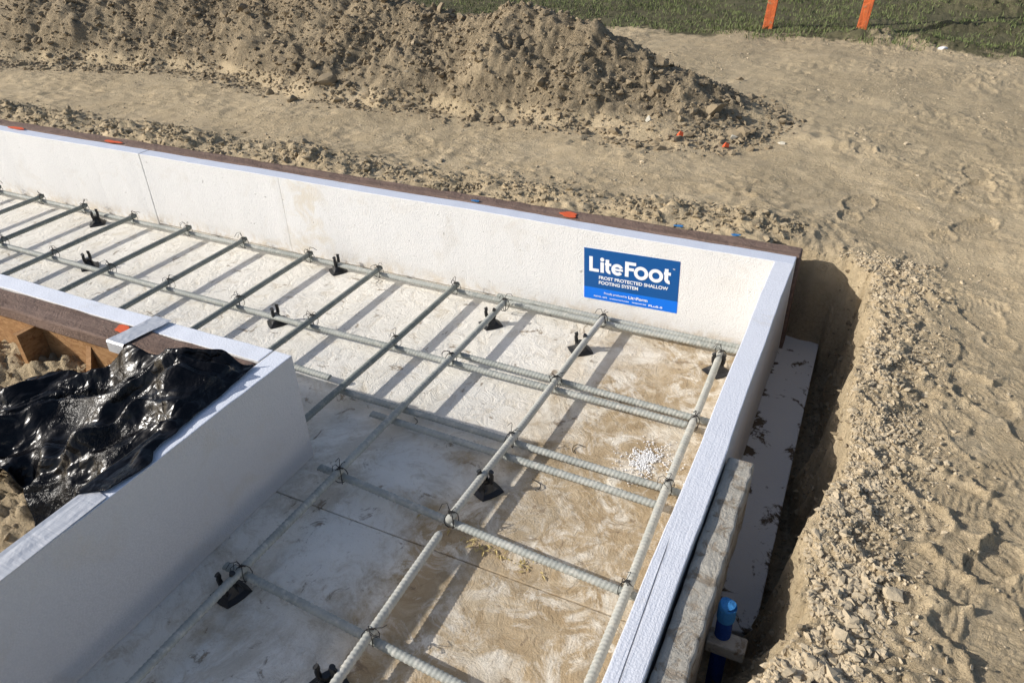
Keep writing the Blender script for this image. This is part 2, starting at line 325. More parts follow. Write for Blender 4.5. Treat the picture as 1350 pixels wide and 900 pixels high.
def ground(x, y, fine=True):
    bx = .285+.012*fbm(x, y, .9, 3, 3)+.010*fbm(x, y, 3.4, 3, 21)
    rgh = (.3+.7*sst(-.3, .4, fbm(x, y, 1.7, 2, 40)))*(1-.45*sst(.3, .5, x)*sst(.6, .0, y))          # some parts trodden smooth, others crumbly
    wx = x+.02*vn(x*9, y*9, 77); wy = y+.02*vn(x*9+5, y*9, 78)
    z = bx+rgh*(.0045*ridge(wx, wy, 14, 3, 50)+.005*fbm(x, y, 22, 4, 60))
    # crumbly spoil strip right behind the back form board
    st = np.exp(-((y-.24+.05*vn(x*2.2, y*0, 5))/.13)**2)*sst(.25, -.3, x)*(.55+.5*vn(x*3.3, y*2, 6))
    d, hh = worley(wx, wy, 26, 4); d2, h2 = worley(wx, wy, 60, 8)
    z = z+st*(.028+.035*hh*sst(.62, .25, d)+.012*h2*sst(.6, .3, d2))
    z = z-.035*np.exp(-((y-.12)/.05)**2)*sst(-.05, -.4, x)*(.5+.8*vn(x*6, y*0, 9))
    # right bank: loose crumbs
    bank = sst(.62, .30, x+.05*vn(y*4, x*4, 12))*sst(.25, .0, y)*sst(.1, .22, x)
    z = z+bank*(.010*hh*sst(.6, .3, d)+.007*h2*sst(.6, .3, d2)+.012*sst(-.75, -1.15, y))
    for c, a, s in boots: z = boot(x, y, z, c, a, s)
    # heap
    dd, par = polydist(x, y, CREST); hc = np.interp(par, np.arange(len(CRH)), CRH); cw = np.interp(par, np.arange(len(CW)), CW)
    front = y < np.interp(par, np.arange(len(CREST)), CREST[:, 1])
    t = np.clip(dd/(cw*np.where(front, 1., 1.1))*(1+.16*fbm(x, y, 2.2, 3, 31)), 0, 1.4)
    prof = np.clip(1-t, 0, 1); prof = np.where(t < .12, .94-.5*(t/.12)**2*.1-.0*t, prof+.0); prof = np.minimum(prof, .94)*1.05
    lump = .06*fbm(x, y, 3.2, 4, 71)+.012*ridge(wx, wy, 17, 3, 72)+.026*hh*sst(.65, .2, d)+.012*h2*sst(.6, .3, d2)+.018*(worley(wx, wy, 11, 2)[1])*sst(.7, .3, worley(wx, wy, 11, 2)[0])
    m = sst(.0, .12, prof*hc/.3); m2 = np.minimum(1, prof*hc/.12)
    z = z+hc*prof+m2*lump*sst(0, .12, hc)*.8
    # little heaps in and by the turf
    for (u, v), hgt, rx, ry in (((1160, 52), .045, .42, .10), ((1290, 38), .035, .35, .14), ((1335, 6), .12, .45, .35), ((1100, 190), .022, .16, .06), ((975, 105), .008, .06, .05), ((1230, 62), .03, .3, .08)):
        p = at(u, v, .29); g = np.exp(-(((x-p[0])/rx)**2+((y-p[1])/ry)**2)); z = z+g*(hgt+hgt*.7*fbm(x, y, 9, 3, 91))
    # trench outside the right hand form
    xw = x+.012*vn(x*14, y*14, 15)+.010*vn(x*33, y*33, 16)+.005*vn(x*80, y*80, 26); yw = y+.012*vn(x*14+9, y*14, 17)
    ins = inpoly(xw, yw, LIPPOLY); dl, _ = polydist(xw, yw, LIP); 
    wid = .055+.035*sst(-.92, -1.05, y)+.05*sst(-1.08, -1.2, y)+.02*vn(y*5, x*0, 18); bot = -.075+.07*sst(-.98, -1.15, y)+.012*fbm(x, y, 25, 3, 19)
    f = np.clip(dl/wid, 0, 1); f = f**.75
    tz = np.where(ins, z*(1-f)+bot*f-.0+.02*f*(1-f)*4*vn(x*12, y*9, 23), z)
    z = np.where(ins, tz, z-.010*np.exp(-dl/.012)*(x > .03)*(y < .25))
    # inside and under the forms
    fz = np.full(z.shape, -.062)
    lx = -A-T*.5; ly = -W-T-.03
    inn = .10+.05*fbm(x, y, 3.5, 4, 33)+.02*hh*sst(.6, .3, d)+.012*h2*sst(.6, .3, d2)+.06*sst(-1.35, -1.8, x)-.05*sst(-1.3, -1.0, x)*sst(-1.3, -1.5, y)
    fz = np.where((x < lx) & (y < ly), inn, fz)
    under = (x < .03) & (y < .085)
    z = np.where(under, fz, z)
    return z
def axis(*seg):
    r = [np.arange(a, b-1e-9, s) for a, b, s in seg]; return np.concatenate(r+[[seg[-1][1]]])
gx = axis((-300, -60, 60), (-60, -12, 8), (-12, -5, .12), (-5, -2.4, .018), (-2.4, .04, .0105), (.04, .95, .004), (.95, 2.4, .014), (2.4, 6, .1), (6, 60, 6), (60, 300, 60))
gy = axis((-60, -6, 9), (-6, -1.7, .06), (-1.7, .15, .005), (.15, 1.1, .0075), (1.1, 3.6, .0125), (3.6, 6, .05), (6, 12, .25), (12, 60, 6), (60, 400, 60))
GX, GY = np.meshgrid(gx, gy)
GZ = ground(GX, GY)
nx, ny = len(gx), len(gy); idx = np.arange(nx*ny).reshape(ny, nx)
Q = np.stack([idx[:-1, :-1], idx[:-1, 1:], idx[1:, 1:], idx[1:, :-1]], -1).reshape(-1, 4)
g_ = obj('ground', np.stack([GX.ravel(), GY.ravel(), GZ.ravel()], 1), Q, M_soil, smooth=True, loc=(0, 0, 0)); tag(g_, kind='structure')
# ------------------------------------------------------------------ loose stones and clods (nobody could count them)
def ico():
    bm = bmesh.new(); bmesh.ops.create_icosphere(bm, subdivisions=1, radius=1); V = np.array([v.co[:] for v in bm.verts]); F = np.array([[v.index for v in f.verts] for f in bm.faces]); bm.free(); return V, F
IV, IF = ico()
def templ(k):
    r = np.random.default_rng(k); V = IV.copy(); dn = r.normal(size=(6, 3)); dn /= np.linalg.norm(dn, axis=1)[:, None]
    for q in dn: V = V-np.maximum(V@q-r.uniform(.35, .7), 0)[:, None]*q
    return V*(1+.14*r.uniform(-1, 1, (len(V), 1)))
TPL = [templ(k) for k in range(24)]
def scatter(name, label, P, S, mat, flat=.65, rough=.28, sink=.3):
    n = len(P); V = np.empty((n, len(IV), 3))
    for i in range(n):
        s = S[i]*1.15; k = TPL[i % 24]*np.array([rng.uniform(.75, 1.5), rng.uniform(.55, 1.1), flat*rng.uniform(.6, 1.3)])
        a = rng.uniform(0, 6.28); b = rng.uniform(-.8, .8); ca, sa, cb, sb = math.cos(a), math.sin(a), math.cos(b), math.sin(b)
        k = k@np.array([[1, 0, 0], [0, cb, sb], [0, -sb, cb]])@np.array([[ca, sa, 0], [-sa, ca, 0], [0, 0, 1]])
        V[i] = k*s+P[i]+np.array([0, 0, s*(flat*.5-sink)])
    F = (IF[None]+(np.arange(n)*len(IV))[:, None, None]).reshape(-1, 3)
    o = obj(name, V.reshape(-1, 3), F, mat, loc=(0, 0, 0)); tag(o, label, None, kind='stuff'); o['category'] = 'stones'; return o
def on_ground(x, y):
    return np.stack([x, y, ground(x, y)], 1)
def mask_sample(n, x0, x1, y0, y1, dens):
    out = []
    while sum(map(len, out)) < n:
        x = rng.uniform(x0, x1, n); y = rng.uniform(y0, y1, n); k = rng.uniform(0, 1, n) < dens(x, y); out.append(np.stack([x[k], y[k]], 1))
        if len(out) > 60: break
    return np.concatenate(out)[:n]
def outside(x, y): return ~inpoly(x, y, LIPPOLY) & ~((x < .06) & (y < .13))
def dens_bank(x, y):
    d, _ = polydist(x, y, LIP); base = np.exp(-(d/.10)**2)*.6+np.exp(-((x-.29-.03*np.sin(y*7))/.07)**2)*(.25+.75*sst(-.45, -1.1, y))
    return np.clip(base, 0, 1)*outside(x, y)*(.3+.7*sst(-.2, .3, fbm(x, y, 9, 2, 7)))*sst(-.02, .012, d)
P = mask_sample(13000, .15, .62, -1.6, .2, dens_bank); S = np.clip(rng.lognormal(-5.95, .48, len(P)), .0014, .011)*(1+.35*sst(-.9, -1.2, P[:, 1]))
scatter('gravel', 'loose pale pebbles and crumbs along the right lip of the trench', on_ground(P[:, 0], P[:, 1]), S, M_pebble)
def dens_heap(x, y):
    d, par = polydist(x, y, CREST); cw = np.interp(par, np.arange(len(CW)), CW); t = d/cw
    return np.clip(1.25-t, 0, 1)**.6*(y < 1.95)*(.35+.65*sst(-.2, .35, fbm(x, y, 4, 2, 8)))+.5*np.exp(-((t-1)/.12)**2)
P = mask_sample(19000, -6.2, .12, .65, 2.1, dens_heap); S = np.clip(rng.lognormal(-5.05, .55, len(P)), .003, .034)
scatter('earth_clods', 'grey brown earth clods covering the long spoil heap', on_ground(P[:, 0], P[:, 1]), S, M_clod, .72, .22)
def dens_strip(x, y): return np.exp(-((y-.22)/.10)**2)*(y > .14)*(.3+.7*sst(-.1, .3, fbm(x, y, 5, 2, 9)))
P = mask_sample(5000, -3.9, .05, .13, .5, dens_strip); S = np.clip(rng.lognormal(-5.3, .5, len(P)), .002, .016)
scatter('crumbled_soil', 'crumbled soil heaped against the back form board', on_ground(P[:, 0], P[:, 1]), S, M_crumb, .7)
def dens_all(x, y): return outside(x, y)*(y < 3.1)*(.08+.92*sst(.05, .5, fbm(x, y, 2.3, 3, 10)))
P = mask_sample(3800, -3.9, 1.6, -1.5, 3.1, dens_all); S = np.clip(rng.lognormal(-5.7, .45, len(P)), .0018, .012)
scatter('grit', 'small stones strewn over the trampled bare soil', on_ground(P[:, 0], P[:, 1]), S, M_pebble)
P = mask_sample(1300, -2.6, -1.0, -1.9, -1.03, lambda x, y: (x > -2.5)*(y < -1.04)*1.*(x < -.995)); S = np.clip(rng.lognormal(-5.4, .5, len(P)), .002, .014)
scatter('infill_rubble', 'dry rubble lying inside the inner form beside the black sheeting', on_ground(P[:, 0], P[:, 1]), S, M_clod)
P = mask_sample(700, .17, .27, -1.45, .15, lambda x, y: 1.*inpoly(x, y, LIPPOLY)); S = np.clip(rng.lognormal(-5.3, .4, len(P)), .002, .012)
scatter('trench_crumbs', 'dark crumbs fallen into the shaded trench bottom', on_ground(P[:, 0], P[:, 1]), S, M_clod)
def rock(px, size, label, mat=M_clod, name='rock', dims=(1.2, .9, .8), z=None, seed=0):
    r = np.random.default_rng(seed+int(px[0])); p0 = at(*px, .3)
    for _ in range(14):                                   # settle the ray on the terrain
        zz = float(ground(np.array([p0[0]]), np.array([p0[1]]))[0]); p0 = at(*px, .5*p0[2]+.5*zz)
    bm = bmesh.new(); bmesh.ops.create_icosphere(bm, subdivisions=2, radius=1); V = np.array([v.co[:] for v in bm.verts]); F = [tuple(v.index for v in f.verts) for f in bm.faces]; bm.free()
    dn = r.normal(size=(12, 3)); dn /= np.linalg.norm(dn, axis=1)[:, None]
    for q in dn: V = V-np.maximum(V@q-r.uniform(.4, .62), 0)[:, None]*q*.95
    V = V*(1+.05*r.uniform(-1, 1, (len(V), 1)))*np.array(dims)*size*1.15; a = r.uniform(0, 6.3); ca, sa = math.cos(a), math.sin(a); V = V@np.array([[ca, sa, 0], [-sa, ca, 0], [0, 0, 1]])
    V = V+np.array([p0[0], p0[1], zz+size*dims[2]*.35]); o = obj(name, V, F, mat); return tag(o, label, 'rock')
rock((432, 110), .05, 'large brown rock at the foot of the heap, left of centre', dims=(1.4, .9, .75))
rock((617, 46), .035, 'upright pointed stone near the top of the heap, left of its dip', M_pebble, dims=(.8, .7, 1.2))
rock((577, 32), .028, 'rounded stone half way up the heap beside the grass gap', M_pebble)
rock((855, 160), .02, 'pale whitish stone at the foot of the heap on its right side', M_stone, dims=(1, .8, 1.))
rock((967, 182), .02, 'lone pinkish stone on bare soil just in front of the tail of the heap', M_stone, dims=(1.2, .9, .6))
rock((1030, 190), .018, 'flat white pebble at the very tip of the heap', M_stone, dims=(1.5, .7, .4))
rock((720, 130), .045, 'angular brown block low on the right half of the heap', M_pebble)
rock((940, 150), .045, 'big dark clod in the shadow near the right end of the heap', dims=(1.2, 1, 1))
rock((1180, 785), .015, 'largest rounded cobble among the gravel beside the trench', M_pebble, dims=(1.5, 1, .6))
rock((1125, 820), .013, 'angular cobble lying nearest the trench lip at bottom right', M_pebble, dims=(1.3, 1, .7))
rock((1242, 65), .022, 'small bright white stone at the edge of the grass', M_bead, dims=(1.6, 1, .6))
rock((975, 105), .02, 'dark clod alone on the bare soil to the right of the heap', M_clod, dims=(1.2, 1, .7))
# orange chips of paint/plastic on the soil
for (u, v, l) in ((897, 178, 'bright orange plastic scrap at the foot of the heap'), (957, 193, 'smaller orange scrap on soil beside the pinkish stone')):
    p = at(u, v, .3); zz = float(ground(np.array([p[0]]), np.array([p[1]]))[0]); p = at(u, v, zz+.01)
    V = [(p[0]+a, p[1]+b, zz+.012+c) for a, b, c in ((-.022, -.01, 0), (-.004, -.018, .006), (.02, -.006, .0), (.018, .012, .006), (-.004, .008, .014), (-.018, .012, .002))]
    V = [((x-p[0])*.6+p[0], (y-p[1])*.6+p[1], z) for x, y, z in V]; V += [(x, y, z-.006) for x, y, z in V]
    F = [(0, 1, 4, 5), (1, 2, 3, 4), (6, 11, 10, 7), (7, 10, 9, 8)]+[(i, i+6, (i+1) % 6+6, (i+1) % 6) for i in range(6)]
    tag(obj('plastic_scrap', V, F, M_orange), l, 'scrap')
# ------------------------------------------------------------------ grass
nb = 75000
x = rng.uniform(-5.0, 3.2, nb); y = 3.02+rng.uniform(0, 1, nb)**1.3*5.2
line = 3.17-.16*sst(0, 1.2, x)+.12*fbm(x, y, 2.5, 3, 44)
z = ground(x, y); k = (y > line) & (z < .36) & (fbm(x, y, 6, 2, 45)+.5*fbm(x, y, 1.3, 2, 47) > -.32+.25*rng.uniform(-1, 1, nb)); x, y, z = x[k], y[k], z[k]; nb = len(x)
hgt = rng.uniform(.008, .030, nb)*(.75+.5*sst(-.3, .5, fbm(x, y, 1.6, 2, 46))); a = rng.uniform(0, 6.28, nb); wd = rng.uniform(.0016, .0035, nb)
lx_, ly_ = rng.normal(0, .014, nb), rng.normal(0, .014, nb); dx, dy = np.cos(a)*wd, np.sin(a)*wd
V = np.stack([np.stack([x-dx, y-dy, z-.004], 1), np.stack([x+dx, y+dy, z-.004], 1), np.stack([x+dx*.7+lx_*.4, y+dy*.7+ly_*.4, z+hgt*.6], 1), np.stack([x-dx*.7+lx_*.4, y-dy*.7+ly_*.4, z+hgt*.6], 1), np.stack([x+lx_, y+ly_, z+hgt], 1)], 1)
b0 = (np.arange(nb)*5)[:, None]; T_ = np.concatenate([b0+np.array([0, 1, 2]), b0+np.array([0, 2, 3]), b0+np.array([3, 2, 4])])
o = obj('grass', V.reshape(-1, 3), T_, M_grass, loc=(0, 0, 0)); tag(o, 'short green grass beyond the bare soil', 'grass', kind='stuff')
# ------------------------------------------------------------------ orange stakes
def stake(px, wd, dp, lean, label):
    p = at(*px, .29); V = []
    for zz in (-.06, .95):
        for a, b in ((-wd/2, -dp/2), (wd/2, -dp/2), (wd/2, dp/2), (-wd/2, dp/2)):
            V.append((p[0]+a+lean*(zz+.06), p[1]+b, .29+zz))
    o = obj('wooden_stake', V, BF, M_stake); bevel(o, .002, 1); tag(o, label, 'stake', 'orange painted stakes standing in the grass')
stake((1011, 37), .062, .02, .07, 'thin orange painted stake at the grass edge, the left one of two')
stake((1134, 41), .060, .045, .07, 'thicker orange stake with a dark side, rising from a clump of dry soil')
# ------------------------------------------------------------------ foam forms
def panel(name, label, x0, x1, y0, y1, z0, z1, mat_face, mat_top, group='white foam form panels', seg=None, cat='foam form'):
    """box of foam: faces in one material, the cut top in another; slight waviness along its length"""
    L = max(x1-x0, y1-y0); n = max(2, int(L/.04)); alongx = (x1-x0) > (y1-y0); V = []; F = []
    for i in range(n+1):
        t = i/n; s = (x0 if alongx else y0)+L*t; wv = .0012*math.sin(s*5.1)+.0008*math.sin(s*13+1)+.0005*rnd.uniform(-1, 1)
        zt = z1+.0010*math.sin(s*7.3+2)+.0006*rnd.uniform(-1, 1)
        if alongx: V += [(s, y0+wv, z0), (s, y1+wv, z0), (s, y1+wv, zt), (s, y0+wv, zt)]
        else: V += [(x1+wv, s, z0), (x0+wv, s, z0), (x0+wv, s, zt), (x1+wv, s, zt)]
        if i: 
            b = 4*i; a = b-4; F += [(a+j, b+j, b+(j+1) % 4, a+(j+1) % 4) for j in range(4)]
    F = [f[::-1] for f in F]+[(0, 1, 2, 3), tuple(4*n+j for j in (3, 2, 1, 0))]
    if not alongx: pass
    o = obj(name, V, F, mat_face); o.data.materials.append(mat_top)
    bm = bmesh.new(); bm.from_mesh(o.data); bmesh.ops.recalc_face_normals(bm, faces=bm.faces)
    for f in bm.faces:
        if f.normal.z > .7: f.material_index = 1
    bm.to_mesh(o.data); bm.free(); bevel(o, .0022, 2)
    return tag(o, label, cat, group)
JX = -2.482
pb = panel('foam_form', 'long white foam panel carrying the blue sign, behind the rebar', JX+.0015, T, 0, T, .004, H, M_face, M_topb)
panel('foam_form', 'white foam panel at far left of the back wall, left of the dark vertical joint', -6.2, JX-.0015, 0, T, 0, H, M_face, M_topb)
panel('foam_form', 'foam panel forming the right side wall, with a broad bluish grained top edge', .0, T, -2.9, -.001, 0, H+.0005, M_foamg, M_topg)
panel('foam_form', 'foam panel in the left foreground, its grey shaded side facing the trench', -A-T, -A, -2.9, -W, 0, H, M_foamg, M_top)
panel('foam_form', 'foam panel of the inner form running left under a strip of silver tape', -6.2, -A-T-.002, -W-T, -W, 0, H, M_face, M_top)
# floor sheets (the first also shows as a ledge outside the right wall)
JY = -1.065
def sheet(x0, x1, y0, y1, label, xr=None):
    V = [(x0, y0, -.052), (x1, y0, -.052), (x1 if xr is None else xr, y1, -.052), (x0, y1, -.052)]; V += [(a, b, -.0004) for a, b, _ in V]
    o = obj('foam_floor_sheet', V, BF, M_floor); bevel(o, .002, 2); return tag(o, label, 'foam sheet', 'foam floor sheets under the rebar')
sheet(-6.2, .0, JY+.0015, .04, 'cream foam floor sheet under most of the rebar, reaching to the back wall')
sheet(-A-.03, .04, -2.9, JY-.0015, 'muddy foam floor sheet in the foreground, on the near side of the cracked seam')
def m_wing():
    n = N('wing_foam_muddy'); v1 = n.vor(230); c = n.mix(n.noise(5, 5), (.78, .76, .72), (.62, .59, .54)); c = n.mix(n.ramp(v1, .1, .8), c, (.68, .67, .65))
    X, Y, Z = n.xyz(); e = n.math('ABSOLUTE', n.math('SUBTRACT', X, .115))
    k = n.math('ADD', n.noise(13, 8, .7, .5), n.math('MULTIPLY', e, 1.7)); c = n.mix(n.ramp(k, .605, .65), c, (.13, .095, .06))
    c = n.mix(n.ramp(n.noise(75, 6, .7), .68, .72), c, (.09, .07, .05))
    return n.out(c, .8, n.bump(k, .004, .8, n.bump(v1, .001, .7)), .25)
M_wing = m_wing()
V = [(.001, -1.018, -.05), (.153, -1.022, -.05), (.158, .186, -.05), (.001, .184, -.05)]
V = [(.001, -1.03, -.052), (.174, -.99, -.052), (.158, .184, -.052), (.001, .184, -.052)]; V += [(a, b, -.001) for a, b, _ in V]
V[0] = (.001, -1.03, -.052)
o = obj('foam_ledge', V, BF, M_wing); bevel(o, .003, 2); tag(o, 'mud splashed grey foam ledge in the shaded trench outside the right wall', 'foam board')
# joint tie on the back wall
# ------------------------------------------------------------------ timber
def plank(name, label, x0, x1, y0, y1, z0, z1, mat, cat='plank', wob=.002, step=.05, rag=0.):
    L = max(x1-x0, y1-y0); n = int(L/step); alongx = (x1-x0) > (y1-y0); V = []; F = []
    for i in range(n+1):
        s = (x0 if alongx else y0)+L*i/n; r = [rnd.uniform(-1, 1)*wob for _ in range(8)]; q = rag*rnd.uniform(0, 1)
        if alongx: V += [(s, y0+r[0], z0), (s, y1+r[1], z0), (s, y1+r[2], z1+r[3]), (s, y0+r[4], z1+r[5])]
        else: V += [(x1+r[0]+q, s, z0), (x0+r[1], s, z0), (x0+r[2], s, z1+r[3]), (x1+r[4]+q, s, z1+r[5])]
        if i: b = 4*i; a = b-4; F += [(a+j, b+j, b+(j+1) % 4, a+(j+1) % 4) for j in range(4)]
    F += [(0, 1, 2, 3), tuple(4*n+j for j in (3, 2, 1, 0))]
    o = obj(name, V, F, mat); bm = bmesh.new(); bm.from_mesh(o.data); bmesh.ops.recalc_face_normals(bm, faces=bm.faces); bm.to_mesh(o.data); bm.free(); bevel(o, .006, 3)
    return tag(o, label, cat)
def blob(px, z, rx, ry, parent, mat, name='paint_mark', seed=1, th=.0015):
    p = at(*px, z); r = random.Random(seed); n = 22; V = []
    ph = [r.uniform(0, 6.28) for _ in range(3)]
    for k in range(n):
        a = 2*math.pi*k/n; q = 1+.16*math.sin(2*a+ph[0])+.12*math.sin(3*a+ph[1])+.1*math.sin(5*a+ph[2]); V.append((p[0]+rx*q*math.cos(a), p[1]+ry*q*math.sin(a), z))
    V += [(a, b, z+th) for a, b, _ in V]; F = [tuple(range(n, 2*n)), tuple(range(n))[::-1]]+[(i, (i+1) % n, (i+1) % n+n, i+n) for i in range(n)]
    V = np.array(V)-np.array(parent.location); o = obj(name, V, F, mat, parent); return o
bp = plank('form_board', 'weathered brown board along the top outside of the back foam wall', -6.2, T+.009, T+.004, .118, -.03, H+.002, M_plank)
lp = plank('form_board', 'weathered brown board on the inner form, crossed by silver tape and orange paint', -6.2, -A-T-.004, -1.050, -W-T-.003, H-.034, H+.002, M_plank, wob=.0015)
for i, (px, rx, ry) in enumerate((((22, 169), .045, .013), ((149, 187), .045, .012), ((750, 283), .030, .018))): blob(px, H+.0045, rx, ry, bp, M_orange, seed=i+3)
for i, px in enumerate(((627, 265), (895, 298), (970, 310))): blob(px, H+.0045, .013, .007, bp, M_blue, seed=i+13)
blob((163, 434), H+.0045, .024, .016, lp, M_orange, seed=41)
# sheathing with ribs
ob = obj('strand_board', boxv(-6.2, -A-T-.012, -1.030, -1.018, -.04, H-.036), BF, M_osb); tag(ob, 'orange brown strand board under the brown board of the inner form', 'board')
def rib(x0, label, tri=False):
    if tri: V = [(x0, -1.0305, .245), (x0, -1.0305, .02), (x0, -1.13, .02), (x0, -1.10, .06)]
    else: V = [(x0, -1.0305, H-.037), (x0, -1.0305, .02), (x0, -1.095, .02), (x0, -1.095, H-.037)]
    n = len(V); V += [(a+.018, b, c) for a, b, c in V]
    F = [tuple(range(n))[::-1], tuple(range(n, 2*n))]+[(i, (i+1) % n, (i+1) % n+n, i+n) for i in range(n)]
    tag(obj('wooden_brace', V, F, M_osb), label, 'brace')
rib(-1.715, 'upright wooden brace throwing a black shadow on the strand board'); rib(-1.53, 'small triangular wooden brace just left of the black sheeting', True)
# mud caked plank outside right wall
mp = plank('kicker_plank', 'mud caked pale plank leaning along the outside of the right foam wall', T+.0045, .104, -2.4, -.845, .15, .2925, M_mudplank, wob=.0010, step=.02, rag=.004)
c = at(957, 838, .20)
o = obj('wooden_block', boxv(.1075, c[0]+.034, c[1]-.022, c[1]+.010, .175, .20), BF, M_mudplank); bevel(o, .003, 2); tag(o, 'short muddy wooden block beneath the blue capped pipe', 'wood block')
c = at(960, 797, .272)
st = empty('pipe_stake', (c[0], c[1], -.06)); tag(st, 'round blue capped pipe stake standing in the trench beside the muddy plank', 'pipe')
V, F = tube([(0, 0, 0), (0, 0, .31)], .0128, 20); obj('pipe', V, F, M_bluedk, st, smooth=False)
V, F = tube([(0, 0, .300), (0, 0, .303), (0, 0, .330), (0, 0, .333), (.001, 0, .3325), (.001, 0, .330)], [.0138, .0145, .0145, .0132, .0115, .003], 24); obj('cap', V, F, M_blue, st, smooth=False)
# ------------------------------------------------------------------ tape
def tape(name, quad, drop, label):
    """quad on the top plane + optional fold down; slightly proud of what it covers"""
    a, b, c_, d = [np.array(q) for q in quad]; n = 10; m = 6; V = []
    for i in range(n+1):
        for j in range(m+1):
            p = (a*(1-i/n)+b*(i/n))*(1-j/m)+(d*(1-i/n)+c_*(i/n))*(j/m); V.append((p[0]+rnd.uniform(-.0006, .0006), p[1], p[2]+rnd.uniform(0, .0012)))
    F = [(i*(m+1)+j, (i+1)*(m+1)+j, (i+1)*(m+1)+j+1, i*(m+1)+j+1) for i in range(n) for j in range(m)]
    if drop:
        base = len(V)
        for q, dz in ((a, .002), (a, drop), (d, .002), (d, drop)): V.append((q[0], q[1]-.004, q[2]-dz))
        F.append((base, base+2, base+3, base+1)); F.append((0, m, base+2, base)[::-1])
    o = obj(name, V, F, M_tape); s = o.modifiers.new('s', 'SOLIDIFY'); s.thickness = .0008; s.offset = 1
    return tag(o, label, 'tape')
zt = H+.0055
tape('tape_strip', [(-1.335, -1.0555, zt), (-1.315, -.926, zt), (-1.372, -.926, zt), (-1.392, -1.0555, zt)], .03, 'short silver tape strip wrapped over the brown board next to orange paint')
tape('tape_strip', [(-.992, -2.3, zt-.003), (-.992, -1.425, zt-.003), (-.938, -1.435, zt-.003), (-.934, -2.3, zt-.003)], 0, 'long wrinkled silver tape on the top of the left foreground foam panel')
# ------------------------------------------------------------------ black sheeting
ctl = [((0, 520), .20), ((0, 560), .24), ((0, 610), .22), ((10, 640), .15), ((45, 660), .12), ((-60, 560), .2), ((-60, 640), .12), ((60, 500), .20), ((110, 487), .22), ((150, 478), .27), ((190, 464), .33), ((235, 460), .365), ((290, 468), .345), ((333, 480), .318), ((350, 487), .315), ((230, 490), .35), ((170, 500), .31), ((120, 520), .26),
       ((60, 540), .255), ((60, 590), .24), ((110, 570), .28), ((150, 560), .26), ((190, 540), .30), ((250, 520), .325), ((300, 515), .316), ((205, 598), .316), ((150, 600), .28), ((195, 618), .312), ((140, 650), .30), ((100, 630), .22), ((70, 650), .17), ((60, 690), .14), ((100, 690), .2)]
CP = np.array([np.append(at(u, v, z)[:2], z) for (u, v), z in ctl])
outl_px = [((-40, 520), .2), ((0, 522), .2), ((40, 501), .2), ((100, 488), .22), ((150, 477), .27), ((188, 465), .33), ((235, 459), .365), ((290, 467), .345), ((337, 477), .318), ((334, 484), .314), ((318, 499), .314), ((290, 521), .314), ((262, 545), .314), ((205, 592), .314), ((203, 608), .314), ((190, 618), .312), ((145, 650), .305), ((112, 678), .26),
           ((75, 694), .16), ((48, 699), .13), ((46, 664), .12), ((20, 650), .14), ((-40, 650), .14)]
OP = np.array([at(u, v, z)[:2] for (u, v), z in outl_px])
rx = np.arange(OP[:, 0].min()-.02, -.93, .003); ry = np.arange(OP[:, 1].min()-.02, OP[:, 1].max()+.02, .003); PX, PY = np.meshgrid(rx, ry)
num = 0; den = 0
for cx_, cy_, cz_ in CP: wgt = 1/((PX-cx_)**2+(PY-cy_)**2+.0006)**1.6; num = num+wgt*cz_; den = den+wgt
PZ = num/den
wx = PX+.05*vn(PX*6, PY*6, 101); wy = PY+.05*vn(PX*6+3, PY*6, 102)
u_ = wx*.8+wy*.6; v_ = -wx*.6+wy*.8
f1 = 1-2*np.abs(vn(u_*2.0, v_*7.5, 103)); f2 = 1-2*np.abs(vn(u_*3.5+.4*f1, v_*17, 105)); f3 = 1-2*np.abs(vn(wx*13+.5*f2, wy*19, 107)); f4 = np.maximum(vn(wx*4, wy*4, 109), 0)
f5 = 1-2*np.abs(vn(u_*7+.3*f1, v_*38, 111)); w1, _w = worley(wx+.02*vn(wx*18, wy*18, 120), wy*.6, 15, 33); w2, _w = worley(wx, wy*.7+.01*vn(wx*30, wy*30, 121), 34, 35); PZ = PZ+.032*(f1-.45)+.015*(f2-.4)+.008*(.45-w1)+.0035*(.45-w2)+.004*np.maximum(f5, 0)
onf = (PX > -A-T-.01); floor_ = np.where(onf, H+.004, -1)
floor_ = np.where((PY > -1.055) & (PX < -A-T+.02), H+.006, floor_)
dl_, _ = polydist(PX, PY, np.vstack([OP, OP[:1]])); PZ = np.where(onf, H+.004+(PZ-H)*.6*sst(0, .03, dl_)+.0, PZ)
PZ = np.maximum(PZ, floor_+.0015+.002*np.abs(f3))
inn = inpoly(PX+.004*f2, PY+.004*f3, OP); id2 = np.arange(PX.size).reshape(PX.shape)
cell = inn[:-1, :-1] & inn[1:, :-1] & inn[:-1, 1:] & inn[1:, 1:]
Q = np.stack([id2[:-1, :-1], id2[:-1, 1:], id2[1:, 1:], id2[1:, :-1]], -1)[cell]
used = np.unique(Q); remap = np.full(PX.size, -1); remap[used] = np.arange(len(used)); V = np.stack([PX.ravel(), PY.ravel(), PZ.ravel()], 1)[used]
QQ = remap[Q]; E_ = np.sort(np.concatenate([QQ[:, [0, 1]], QQ[:, [1, 2]], QQ[:, [2, 3]], QQ[:, [3, 0]]]), 1); key = E_[:, 0]*10**7+E_[:, 1]
uq, ct = np.unique(key, return_counts=True); be = uq[ct == 1]; be = np.stack([be//10**7, be % 10**7], 1)
for _ in range(14):
    acc = np.zeros_like(V); cn = np.zeros(len(V)); np.add.at(acc, be[:, 0], V[be[:, 1]]); np.add.at(acc, be[:, 1], V[be[:, 0]]); np.add.at(cn, be.ravel(), 1); kk = cn == 2
    V[kk] = V[kk]*.5+.5*acc[kk]/cn[kk][:, None]
